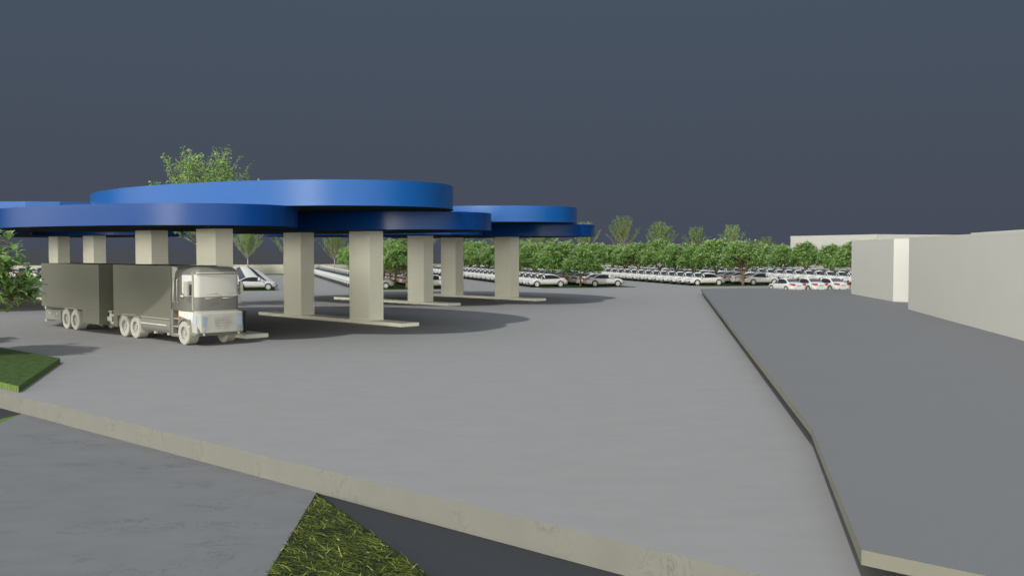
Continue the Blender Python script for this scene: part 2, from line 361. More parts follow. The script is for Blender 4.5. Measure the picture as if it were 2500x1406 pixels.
# ------------------------------------------------------------------ truck and trailer (x forward, y away from the side we see)
TO = (-14.85, 45.61, .0); TR = atan2(-.7035, .7107)
truck = thing('box_truck', 'olive grey box lorry with pale windscreen, parked under the nearest blue canopy', 'truck', TO, TR)
trail = thing('box_trailer', 'dark olive box trailer coupled behind the lorry at the left', 'trailer', TO, TR)
WD = 2.36
def wheel(parent, x, far_, holes=True, red=False):
    r = .54
    y0, y1 = (0.0, .47) if not far_ else (1.93, 2.36)
    m = MB(); n = 40
    if not far_:
        m.ring((x, r), .30, r-.03, y0, y0+.03, n); m.ring((x, r), .30, r, y0+.029, y1, n)
    else:
        m.drum((x, r), r, y0+.03, y1, n); m.drum((x, r), r-.02, y0, y0+.031, n)
    for fi in range(len(m.sm)): m.sm[fi] = False
    w = m.build('wheel', ['tyre_pale'], parent)
    mm = MB(); yy = y0+.10 if not far_ else y1-.06
    if not far_:
        mm.drum((x, r), .302, yy, yy+.05, 32, 0, False); mm.ring((x, r), .285, .302, y0+.005, yy, 32)
        mm.drum((x, r), .10, yy-.05, yy, 20, 0, False)
        for i in range(8):
            a = 2*pi*i/8+.2; mm.drum((x+.215*cos(a), r+.215*sin(a)), .032, yy-.006, yy+.002, 10, 1, False)
        if red:
            for i in range(9):
                a = -1.1+i*.27; mm.drum((x+.15*cos(a), r+.15*sin(a)), .03, yy-.012, yy, 8, 2, False)
                mm.drum((x+.235*cos(a), r+.235*sin(a)), .028, yy-.012, yy, 8, 2, False)
        mm.build('rim', ['rim_grey', 'rim_grey' if red else 'black', 'dull_red'], w)
    return w
def arch(parent, xa, xb, r, zc, y0, y1, th=.028, tail=.25):
    """mudguard over two wheels: quarter circle, flat top, quarter circle"""
    pts = []
    for i in range(9): a = pi - i*pi/16; pts.append((xa+r*cos(a), zc+r*sin(a)))
    for i in range(9): a = pi/2 - i*pi/16; pts.append((xb+r*cos(a), zc+r*sin(a)))
    pts.append((xb+r+.02, zc-tail)); pts.insert(0, (xa-r, zc-.06))
    m = MB(); n = len(pts)
    inner = []
    for i, (x, z) in enumerate(pts):
        cx = min(max(x, xa), xb); d = math.hypot(x-cx, max(z-zc, 0)) or 1
        inner.append((x-(x-cx)/d*th if abs(x-cx) > 1e-4 else x, z-(max(z-zc, 0))/d*th))
    vs = [(x, y0, z) for x, z in pts]+[(x, y1, z) for x, z in pts]+[(x, y0, z) for x, z in inner]+[(x, y1, z) for x, z in inner]
    fs = []
    for i in range(n-1): fs += [(i, i+1, n+i+1, n+i), (2*n+i, 3*n+i, 3*n+i+1, 2*n+i+1), (i, 2*n+i, 2*n+i+1, i+1), (n+i, n+i+1, 3*n+i+1, 3*n+i)]
    fs += [(0, n, 3*n, 2*n), (n-1, 3*n-1, 4*n-1, 2*n-1)]
    m.add(vs, fs); return m.build('mudguard', ['truck_pale'], parent)
# trailer
m = MB(); m.box(-16.75, -9.05, .02, WD-.02, 1.125, 3.53); m.build('cargo_box', ['box_grey'], trail)
m = MB(); m.box(-16.35, -14.13, .06, .12, .40, .945); m.box(-16.35, -14.13, .03, .09, .93, .955)
m.build('side_skirt', ['cab_grey'], trail)
m = MB(); m.box(-16.40, -16.25, .05, WD-.05, .95, 1.12); m.box(-16.36, -16.2, .05, WD-.05, .26, .39); m.build('rear_bumper', ['truck_pale'], trail)
m = MB(); m.box(-11.15, -9.04, .01, .54, .44, 1.123, 0); m.build('side_skirt', ['box_grey'], trail)
m = MB(); m.box(-14.13, -11.2, .3, WD-.3, .60, 1.12); m.build('chassis', ['box_grey'], trail)
m = MB()
for x in (-15.75, -14.7): m = MB(); m.box(x, x+.07, .045, .06, .72, .80); m.build('marker_lamp', ['truck_white'], trail)
for x in (-12.10, -13.28):
    wheel(trail, x, False); wheel(trail, x, True)
arch(trail, -13.28, -12.10, .60, .54, .01, .5)
m = MB(); m.box(-9.0, -7.0, 1.05, 1.3, .62, .80); m.box(-8.72, -8.2, .30, 1.5, .64, .86); m.box(-8.62, -8.3, .36, .60, .861, 1.06); m.box(-8.30, -7.4, .34, .52, .90, 1.0); m.box(-8.66, -8.3, .33, .62, 1.10, 1.17)
m.box(-8.35, -7.4, .30, .62, .52, .635); m.build('drawbar', ['truck_pale'], trail)
m = MB(); m.box(-8.60, -8.34, .38, .58, 1.061, 1.099); m.box(-8.9, -8.75, .4, .6, .9, 1.05); m.build('coupling', ['black'], trail)
# truck
m = MB(); m.box(-7.33, -1.36, .02, WD-.02, 1.02, 3.55); m.build('cargo_box', ['box_grey'], truck)
m = MB(); m.box(-1.355, -1.2, .0, WD, .95, 3.56); m.build('front_frame', ['box_grey'], truck)
m = MB(); m.box(-7.3, -.2, .75, 1.6, .62, 1.0); m.box(-7.33, -6.9, .02, .5, .46, 1.015); m.build('chassis', ['box_grey'], truck)
for x in (0, -4.9, -6.1):
    wheel(truck, x, False, red=(x == 0)); wheel(truck, x, True)
arch(truck, -6.1, -4.9, .605, .54, .0, .55)
# fuel tank: rounded side
pts = [(.05, 1.08), (.02, .95), (.0, .8), (.02, .6), (.10, .45), (.25, .40), (.8, .40), (.8, 1.10)]
m = MB(); n = len(pts); m.add([(-4.28, y, z) for y, z in pts]+[(-1.28, y, z) for y, z in pts], [(i, n+i, n+(i+1) % n, (i+1) % n) for i in range(n)]+[tuple(range(n)), tuple(reversed(range(n, 2*n)))])
m.build('fuel_tank', ['cab_grey'], truck)
m = MB(); m.box(-4.3, -1.3, .0, .04, 1.085, 1.115); m.build('tank_rail', ['truck_pale'], truck)
m = MB(); m.box(-4.25, -1.65, -.03, .02, .78, .82); m.build('tank_rail', ['truck_white'], truck)
m = MB(); m.box(-4.5, -1.4, .5, 1.2, 1.02, 1.10); m.build('step_plate', ['slat'], truck)
for x in (-3.1, -1.75):
    m = MB(); m.drum((x, .42), .09, .12, .5, 16); m.build('air_tank', ['truck_pale'], truck)
# side step panel with three treads
m = MB(); m.box(-1.19, -1.0, .0, .25, .34, 1.58); m.build('step_panel', ['cab_grey'], truck)
m = MB(); m.box(-1.0, -.45, .28, .5, .36, 1.5); m.build('step_well', ['box_grey'], truck)
for z in (.42, .78, 1.14):
    m = MB(); m.box(-1.0, -.42, .02, .28, z, z+.035); m.build('step', ['truck_pale'], truck)
m = MB(); m.box(-1.0, -.42, .0, .06, .34, .40); m.build('step_rail', ['cab_grey'], truck)
m = MB(); m.xz_prism([(-.50, 1.12), (-.42, 1.12), (-.38, 1.50), (-.22, 1.50), (-.22, 1.55), (-.50, 1.55)], .0, .05); m.build('indicator', ['orange'], truck)
# cab upper body: rings in plan with rounded front corners, drawn in at the roof
def cab_ring(z, inset, x0=-.98, xf=1.12, r=.28, n=7):
    x0 = -1.17+.35*(z-1.5)/1.8 + (.25*(z-3.3)/.2 if z > 3.3 else 0)
    ys, ye = .03+inset, WD-.14-inset; p = [(x0, ys)]
    xf2 = xf-inset*.9
    for i in range(n): a = -pi/2+i*pi/2/(n-1); p.append((xf2-r+r*cos(a), ys+r+r*sin(a)))
    mid = (ys+ye)/2
    p.append((xf2+.05, ys+r+.3)); p.append((xf2+.07, mid)); p.append((xf2+.05, ye-r-.3))
    for i in range(n): a = i*pi/2/(n-1); p.append((xf2-r+r*cos(a), ye-r+r*sin(a)))
    p.append((x0, ye)); return [(x, y, z) for x, y in p]
def loft(m, rings, mis, smooth=True):
    n = len(rings[0])
    for k in range(len(rings)-1):
        m.add(rings[k]+rings[k+1], [(i, (i+1) % n, n+(i+1) % n, n+i) for i in range(n)], mis[k], smooth)
rings = [cab_ring(1.50, .02), cab_ring(1.58, 0), cab_ring(2.18, 0), cab_ring(3.22, .015), cab_ring(3.33, .03)]
for z, i_, x in ((3.42, .09, -.95), (3.49, .19, -.9), (3.525, .34, -.8), (3.535, .6, -.6)): rings.append(cab_ring(z, i_, x))
m = MB(); loft(m, rings, [0]*8); m.add(rings[-1], [tuple(range(len(rings[-1])))], 0, True); m.add(rings[0], [tuple(reversed(range(len(rings[0]))))])
m.build('cab', ['cab_grey'], truck)
m = MB(); m.xz_prism([(-1.195, 1.74), (-1.195, 3.54), (-.70, 3.50), (-.95, 2.2), (-1.12, 1.64)], .07, .12)
m.build('air_deflector', ['truck_pale'], truck)
# windscreen strip: wraps the front between two heights
def front_band(z0, z1, off, i0, i1, mi=0, name=None, mt=None, inset=.0):
    a = cab_ring(z0, 0)[i0:i1]; b = cab_ring(z1, .015 if z1 > 2.5 else 0)[i0:i1]
    def push(p): 
        cx, cy = .4, WD/2-.07; d = math.hypot(p[0]-cx, p[1]-cy); k = off/d
        return (p[0]+(p[0]-cx)*k, p[1]+(p[1]-cy)*k, p[2])
    a2 = [push(p) for p in a]; b2 = [push(p) for p in b]; n = len(a)
    m = MB(); m.add(a2+b2, [(i, i+1, n+i+1, n+i) for i in range(n-1)], 0, True)
    m.add(a2+a, [(i, n+i, n+i+1, i+1) for i in range(n-1)]); m.add(b2+b, [(i, i+1, n+i+1, n+i) for i in range(n-1)])
    m.add([a[0], a2[0], b2[0], b[0]], [(0, 1, 2, 3)]); m.add([a[-1], a2[-1], b2[-1], b[-1]], [(0, 1, 2, 3)])
    return m.build(name, [mt], truck, fix=False)
front_band(2.19, 3.20, .012, 2, 16, name='windscreen', mt='screen_pale')
front_band(3.235, 3.30, .07, 4, 15, name='sun_visor', mt='truck_pale')
front_band(1.50, 1.57, .05, 2, 16, name='bonnet_strip', mt='truck_pale')
m = MB(); m.box(.80, .87, -.005, .05, 1.6, 3.30); m.build('door_pillar', ['truck_pale'], truck)
# side window, mirror, handles
m = MB(); m.xz_prism([(-.15, 2.33), (-.15, 3.12), (-.10, 3.17), (.70, 3.17), (.75, 3.12), (.75, 2.75), (.12, 2.75), (.02, 2.66), (.02, 2.33)], .018, .03)
m.build('side_window', ['truck_white'], truck)
m = MB(); m.box(.42, .78, -.20, -.12, 2.22, 2.88); m.box(.34, .42, -.17, -.12, 2.42, 2.62); m.box(.72, .80, -.14, .03, 2.85, 2.90); m.box(.72, .80, -.14, .03, 2.22, 2.26)
m.build('mirror', ['truck_pale'], truck)
m = MB(); m.box(.85, 1.05, 2.30, 2.42, 2.25, 2.85); m.build('mirror', ['truck_pale'], truck)
for x in (-.82, -.52):
    m = MB(); m.tube((x, -.04, 1.93), (x, -.04, 2.95), .022, .022, 8); m.tube((x, -.04, 1.95), (x, .04, 1.90), .03, .03, 8); m.tube((x, -.04, 2.93), (x, .04, 2.98), .03, .03, 8)
    m.build('grab_handle', ['truck_pale'], truck)
m = MB(); m.tube((-.18, -.03, 2.22), (.06, -.03, 2.19), .04, .055, 8); m.build('door_handle', ['truck_white'], truck)
# wipers and rails on the front
XF = 1.20
for y in (.42, 1.28):
    m = MB(); m.tube((XF+.02, y, 2.30), (XF+.03, y+.62, 2.33), .010, .010, 6); m.tube((XF+.03, y+.62, 2.33), (XF+.01, y+.92, 2.10), .012, .012, 6); m.build('wiper', ['slat'], truck)
    m = MB(); m.tube((XF+.05, y-.02, 2.12), (XF+.05, y+.56, 2.13), .022, .022, 8); m.build('grab_rail', ['truck_pale'], truck)
# lower front: mask with headlamps and grille
def low_ring(z, x, w0=.0, w1=WD-.02, r=.12):
    return [(-.30 if z < 1.3 else -.42, w0, z), (x-.28, w0, z), (x-.12, w0+.03, z), (x-.02, w0+.16, z), (x+.03, w0+.45, z), (x+.06, (w0+w1)/2, z), (x+.03, w1-.45, z), (x-.02, w1-.16, z), (x-.12, w1-.03, z), (x-.28, w1, z), (x-1.5, w1, z)]
m = MB(); R_ = [low_ring(1.50, 1.20), low_ring(1.44, 1.32), low_ring(.60, 1.36)]
R_[0][0] = R_[1][0] = (.62, 0, 1.5); R_[2][0] = (.80, 0, .60)
R_[1][0] = (.62, 0, 1.44)
m.add([p for p in R_[0]]+[p for p in R_[1]], [(i, i+1, 11+i+1, 11+i) for i in range(10)], 0, False)
m.add(R_[1]+R_[2], [(i, i+1, 12+i, 11+i) for i in range(10)], 0, False)
m.add(R_[0], [tuple(range(11))]); m.add(R_[2], [tuple(reversed(range(11)))])
m.add([R_[1][0], R_[2][0], (.62, 2.2, .6), (.62, 2.2, 1.44)], [(0, 1, 2, 3)])
m.build('front_mask', ['truck_pale'], truck, fix=False)
m = MB(); m.xz_prism([(-.42, 1.52), (-.42, 1.30), (.55, 1.16), (.62, 1.24), (.80, 1.0), (.9, 1.52)], -.005, .2); m.build('wing_panel', ['truck_white'], truck)
m = MB()
pp = []
for i in range(13): a = pi*(.02+.9*i/12); pp.append((.62*cos(a)*1.0, .54+.60*sin(a)))
pp = pp[::-1]; poly = [(-.55, 1.30), (1.0, 1.28), (1.36, .60), (1.0, .45), (.72, .45)] + [(p[0], p[1]) for p in reversed(pp)]
m.xz_prism(poly, .02, .10); m.build('wheel_housing', ['cab_grey'], truck)
m = MB(); m.box(.55, 1.28, .08, WD-.1, .46, .598); m.build('valance', ['box_grey'], truck)
def fpatch(name, ya, yb, za, zb, mt, proud=.012, taper=0, x=None):
    xa = 1.395 if x is None else x
    m = MB(); m.add([(xa, ya, za), (xa, yb, za+taper), (xa, yb, zb), (xa, ya, zb), (xa+proud, ya, za), (xa+proud, yb, za+taper), (xa+proud, yb, zb), (xa+proud, ya, zb)],
                    [(0, 3, 2, 1), (4, 5, 6, 7), (0, 1, 5, 4), (1, 2, 6, 5), (2, 3, 7, 6), (3, 0, 4, 7)])
    return m.build(name, [mt], truck)
fpatch('headlamp', .20, .40, .88, 1.33, 'lamp_blue', x=1.365); fpatch('headlamp', 1.92, 2.14, .88, 1.33, 'lamp_blue', x=1.365)
m = MB(); m.box(.93, 1.2, -.006, .1, .98, 1.36); m.build('corner_lamp', ['pale_blue'], truck)
for i, (ya, yb, z0, z1) in enumerate(((.72, 1.62, 1.25, 1.27), (.74, 1.50, 1.12, 1.19), (.77, 1.48, .99, 1.05), (.80, 1.46, .86, .92), (.86, 1.44, .76, .79))):
    fpatch('grille_slat', ya, yb, z0, z1, 'slat', .01, .0, 1.40)
fpatch('badge', 1.50, 1.70, 1.02, 1.05, 'lamp_blue', .012, .02, 1.40)
for z in (.80, .73, .66):
    fpatch('bumper_slot', .22, .48, z, z+.025, 'slat', .01, 0, 1.375); fpatch('bumper_slot', 1.85, 2.13, z, z+.025, 'slat', .01, 0, 1.375)
fpatch('trim_line', .17, .36, .60, .612, 'dull_red', .01, 0, 1.365); fpatch('trim_line', 1.88, 2.15, .60, .612, 'dull_red', .01, 0, 1.365)
for y in (.30, 2.02):
    m = MB(); m.tube((1.28, y, .53), (1.36, y, .53), .055, .065, 16); m.build('fog_lamp', ['pale_blue'], truck)
m = MB(); m.box(.9, 1.33, WD-.01, WD+.03, .5, 1.5); m.box(.95, 1.35, WD+.0, WD+.06, 1.42, 1.5); m.build('far_trim', ['black'], truck)
m = MB(); m.box(.48, .54, -.01, .03, .82, .90); m.build('marker_lamp', ['truck_white'], truck)

# ------------------------------------------------------------------ the parked car
TOPZ = [(-2.34, .60), (-2.30, .86), (-2.16, .99), (-1.75, 1.045), (-1.50, 1.08), (-1.2, 1.22), (-.85, 1.385), (-.5, 1.455), (-.1, 1.475), (.25, 1.45), (.5, 1.385), (.8, 1.215), (1.12, 1.01), (1.4, .95), (1.75, .885), (2.05, .79), (2.24, .68), (2.34, .48)]
HW = [(-2.34, .60), (-2.28, .72), (-2.12, .82), (-1.7, .875), (-1.0, .89), (1.3, .89), (1.75, .865), (2.05, .80), (2.22, .70), (2.34, .50)]
RW = [(-2.34, .50), (-2.2, .62), (-1.75, .70), (-1.5, .68), (-.9, .585), (-.2, .57), (.3, .575), (.6, .60), (1.12, .70), (1.6, .70), (2.1, .62), (2.34, .42)]
def interp(T, x):
    if x <= T[0][0]: return T[0][1]
    for (a, b), (c, d) in zip(T, T[1:]):
        if x <= c: return b+(d-b)*(x-a)/(c-a)
    return T[-1][1]
def half(x):
    zt, w, r = interp(TOPZ, x), interp(HW, x), interp(RW, x)
    zb = .27 if abs(x) < 2.1 else .30
    zbelt = min(.885-.02*x, zt-.09)
    zre = max(zt-.07, zbelt+.04)
    return [(0, zb), (w*.86, zb), (w*.985, zb+.10), (w, min(.55, zbelt-.08)), (w*.965, zbelt), (r, zre), (r*.72, zt-.018), (0, zt)]
xs = sorted(set([a for a, b in TOPZ]+[a for a, b in HW]+[-1.35, -.3, .65, .95, -1.05, 1.25]))
m = MB(); ringz = []
for x in xs:
    h = half(x); ringz.append([(x, y, z) for y, z in h]+[(x, -y, z) for y, z in h[-2:0:-1]])
n = len(ringz[0])
for k in range(len(xs)-1): m.add(ringz[k]+ringz[k+1], [(i, n+i, n+(i+1) % n, (i+1) % n) for i in range(n)], 0, True)
m.add(ringz[0], [tuple(range(n))], 0, False); m.add(ringz[-1], [tuple(reversed(range(n)))], 0, False)
for sx in (-1.38, 1.40):
    for sg in (-1, 1): m.drum((sx, .34), .385, sg*.80, sg*.895, 28, 1, False)
m.box(-2.0, 2.05, -.62, .62, .17, .29, 1)
m.box(-2.345, -2.2, -.50, -.36, .30, .40, 1); m.box(-2.345, -2.2, .36, .50, .30, .40, 1)
car_body = m.mesh('body', ['car_white', 'black'])
def surf_y(x, z):
    h = half(x)
    for (y0, z0), (y1, z1) in zip(h[1:-1], h[2:]):
        if z0 <= z <= z1: return y0+(y1-y0)*(z-z0)/max(1e-6, z1-z0)
    return h[5][0]
def top_z(x, y):
    h = half(x)[::-1]
    for (y0, z0), (y1, z1) in zip(h, h[1:]):
        if y0 <= y <= y1: return z0+(z1-z0)*(y-y0)/max(1e-6, y1-y0)
    return h[3][1]
def side_glass(sg):
    m = MB(); X = [-1.42, -1.25, -1.05, -.8, -.5, -.1, .3, .6, .85, 1.05]
    lo = [.96, .94, .93, .92, .91, .90, .895, .89, .885, .88]; hi = [.985, 1.08, 1.18, 1.28, 1.335, 1.355, 1.33, 1.25, 1.12, .965]
    a = []; b = []
    for x, l, h_ in zip(X, lo, hi):
        zt = half(x)[5][1]-.012; h_ = min(h_, zt)
        a.append((x, sg*(surf_y(x, l)+.008), l)); b.append((x, sg*(surf_y(x, h_)+.008), h_))
    k = len(X); m.add(a+b, [(i, i+1, k+i+1, k+i) for i in range(k-1)], 0, True); return m.mesh('side_window', ['car_glass'], fix=False)
def top_glass(x0, x1, w0, w1, mt):
    m = MB(); nx, ny = 6, 8; vs = []
    for i in range(nx+1):
        u = i/nx; x = x0+(x1-x0)*u; w = w0+(w1-w0)*u
        for j in range(ny+1): y = -w+2*w*j/ny; vs.append((x, y, top_z(x, abs(y))+.012))
    m.add(vs, [(i*(ny+1)+j, (i+1)*(ny+1)+j, (i+1)*(ny+1)+j+1, i*(ny+1)+j+1) for i in range(nx) for j in range(ny)], 0, True)
    return m.mesh('glass', [mt], fix=False)
g_ws = top_glass(.30, 1.24, .565, .74, 'car_glass'); g_rw = top_glass(-1.50, -.88, .62, .53, 'car_rear_glass')
g_s = {sg: side_glass(sg) for sg in (-1, 1)}
def lamp(path, z0, z1, mt, sg, dz=0):
    m = MB(); nn = len(path); v = []
    for k, (x, y) in enumerate(path): v += [(x, sg*y, z0+dz*k/(nn-1)), (x, sg*y, z1)]
    m.add(v, [(2*k, 2*k+2, 2*k+3, 2*k+1) for k in range(nn-1)], 0, False); return m.mesh('lamp', [mt] if isinstance(mt, str) else mt, fix=False)
tl = {}
for sg in (-1, 1):
    m = MB(); P = [(-2.335, .40), (-2.345, .60), (-2.30, .735), (-2.14, .835), (-1.95, .872)]; Z0 = [.80, .76, .77, .84, .90]; Z1 = [.92, .935, .94, .945, .93]
    v = []
    for (x, y), a, b in zip(P, Z0, Z1): v += [(x-.012, sg*(y+.012), a), (x-.012, sg*(y+.012), b), (x+.06, sg*(y-.03), b), (x+.06, sg*(y-.03), a)]
    fs = []
    for k in range(4): fs += [(4*k, 4*k+4, 4*k+5, 4*k+1), (4*k+1, 4*k+5, 4*k+6, 4*k+2), (4*k+3, 4*k+2, 4*k+6, 4*k+7), (4*k, 4*k+3, 4*k+7, 4*k+4)]
    m.add(v, fs[:4]+fs[4:8]); m.add(v, fs[8:], 1); tl[sg] = m.mesh('tail_light', ['tail_red', 'tail_dark'], fix=False)
hl = {sg: lamp([(2.30, .40), (2.27, .58), (2.12, .775), (1.92, .85)], .60, .70, 'head_lamp', sg, .04) for sg in (-1, 1)}
m = MB()
for z in (.35, .40, .45): m.box(2.30, 2.352, -.34, .34, z, z+.028)
m.box(2.08, 2.215, -.26, .26, .68, .75)   # lower intake slats and upper grille
car_grille = m.mesh('grille', ['plate'])
fog = {}
for sg in (-1, 1):
    m = MB(); v = [(2.345, sg*.46, .34), (2.345, sg*.46, .50), (2.25, sg*.70, .50), (2.24, sg*.71, .36), (2.20, sg*.44, .34), (2.20, sg*.44, .50)]
    m.add([(2.36, sg*.44, .34), (2.36, sg*.44, .50), (2.27, sg*.705, .51), (2.27, sg*.705, .37), (2.1, sg*.44, .34), (2.1, sg*.44, .5), (2.1, sg*.66, .5), (2.1, sg*.66, .37)],
          [(0, 1, 2, 3), (0, 4, 5, 1), (3, 2, 6, 7), (1, 5, 6, 2), (0, 3, 7, 4)]); fog[sg] = m.mesh('fog_recess', ['black'])
m = MB(); m.box(-2.352, -2.3, -.24, .24, .70, .82); car_plate = m.mesh('number_plate', ['plate'])
mir = {}
for sg in (-1, 1):
    m = MB(); m.tube((.86, sg*.86, .95), (.88, sg*1.02, 1.0), .075, .07, 8); m.tube((.86, sg*.80, .93), (.86, sg*.88, .94), .03, .03, 6); mir[sg] = m.mesh('mirror', ['car_white'])
m = MB(); m.ring((0, 0), .235, .335, -.10, .10, 28); m.drum((0, 0), .236, -.05, .06, 24, 0, False); car_tyre = m.mesh('wheel', ['black'])
m = MB(); m.ring((0, 0), .205, .25, .06, .108, 28); m.drum((0, 0), .075, .05, .105, 16, 0, False)
for i in range(10):
    a = 2*pi*i/10; ca, sa = cos(a), sin(a); w = .026
    m.add([(ca*.05-sa*w, y, sa*.05+ca*w) for y in (.075, .10)]+[(ca*.05+sa*w, y, sa*.05-ca*w) for y in (.10, .075)]+[(ca*.215-sa*w, y, sa*.215+ca*w) for y in (.075, .10)]+[(ca*.215+sa*w, y, sa*.215-ca*w) for y in (.10, .075)],
          [(0, 1, 5, 4), (1, 2, 6, 5), (2, 3, 7, 6), (3, 0, 4, 7)])
car_rim = m.mesh('rim', ['rim_white'])
def make_car():
    c = thing('parked_car', '', 'car')
    link(car_body, 'body', c); link(g_ws, 'windscreen', c); link(g_rw, 'rear_window', c)
    for sg in (-1, 1):
        link(g_s[sg], 'side_window', c); link(tl[sg], 'tail_light', c); link(hl[sg], 'headlight', c); link(mir[sg], 'mirror', c); link(fog[sg], 'fog_lamp', c)
    link(car_grille, 'grille', c); link(car_plate, 'number_plate', c)
    for x in (-1.38, 1.40):
        for sg in (-1, 1):
            w = link(car_tyre, 'wheel', c, (x, sg*.80, .335)); w.rotation_euler = (0, 0, 0 if sg > 0 else pi)
            link(car_rim, 'rim', w)
    return c
car0 = make_car(); index_kids(); used = [False]
ORD = 'first second third fourth fifth sixth seventh eighth ninth tenth eleventh twelfth thirteenth fourteenth fifteenth sixteenth seventeenth eighteenth nineteenth twentieth twenty-first twenty-second twenty-third twenty-fourth twenty-fifth twenty-sixth twenty-seventh twenty-eighth twenty-ninth thirtieth'.split()
def car(s, t, rz, label, group, z=.05):
    c = car0 if not used[0] else copy_tree(car0); used[0] = True
    x, y = st(s, t); c.location = (x, y, z); c.rotation_euler = (0, 0, rz)
    c['label'] = label; c['group'] = group
PITCH_ = 2.47; T0 = 109.35
rows = [(2.45, 1, 0, 26, 'right of the truck cab', 'nose right'), (14.8, -1, 0, 26, 'between the two middle pillars', 'nose left'),
        (21.7, 1, 0, 26, 'just behind the middle pillars', 'tail left'), (34.6, -1, 0, 26, 'beside the rightmost pillar', 'nose left'),
        (41.5, 1, 0, 26, 'right of the rightmost pillar', 'tail left'), (54.3, -1, 0, 26, 'left of the lone front tree', 'nose left'),
        (61.6, 1, 0, 26, 'right of the lone front tree', 'tail left'), (74.0, -1, -1, 27, 'behind the three cars seen from behind', 'nose left'),
        (81.2, 1, 4, 22, 'under the right hand trees', 'tail left'), (93.9, -1, 11, 15, 'beyond the right hand trees', 'nose left'), (101.0, 1, 15, 11, 'farthest right, beyond the trees', 'tail left')]
for s, hd, k0, nn, desc, nose in rows:
    for k in range(nn):
        car(s, T0+PITCH_*(k0+k), BETA if hd > 0 else BETA+pi, '%s white car back, %s, in row %s' % (ORD[k], nose, desc), 'white cars in the row '+desc)
# cars parked across the others, tails towards us
lab = ['leftmost of the three white cars seen from behind beside the pale building', 'middle one of the three white cars seen from behind beside the pale building',
       'rightmost white car seen from behind, its side cut off by the pale building']
for k in range(3): car(53.6+2.47*k, 89.9, BETA+pi/2, lab[k], 'white cars seen from behind at the right', z=0)
lab = ['white car seen from behind, directly left of the trailer roof end', 'white car seen from behind, second to the left of the trailer', 'white car seen from behind at the left picture edge']
for k in range(3):
    car(-27.5-2.47*k, 160.4, BETA+pi/2, lab[k], 'white cars at the far left')
    car(-27.5-2.47*k, 166.2, BETA-pi/2, 'white car facing the '+lab[k].replace('white ', ''), 'white cars at the far left')
car(-20.1, 134.9, BETA+pi, 'white car whose nose just shows left of the trailer, above the grass', 'white cars at the far left')

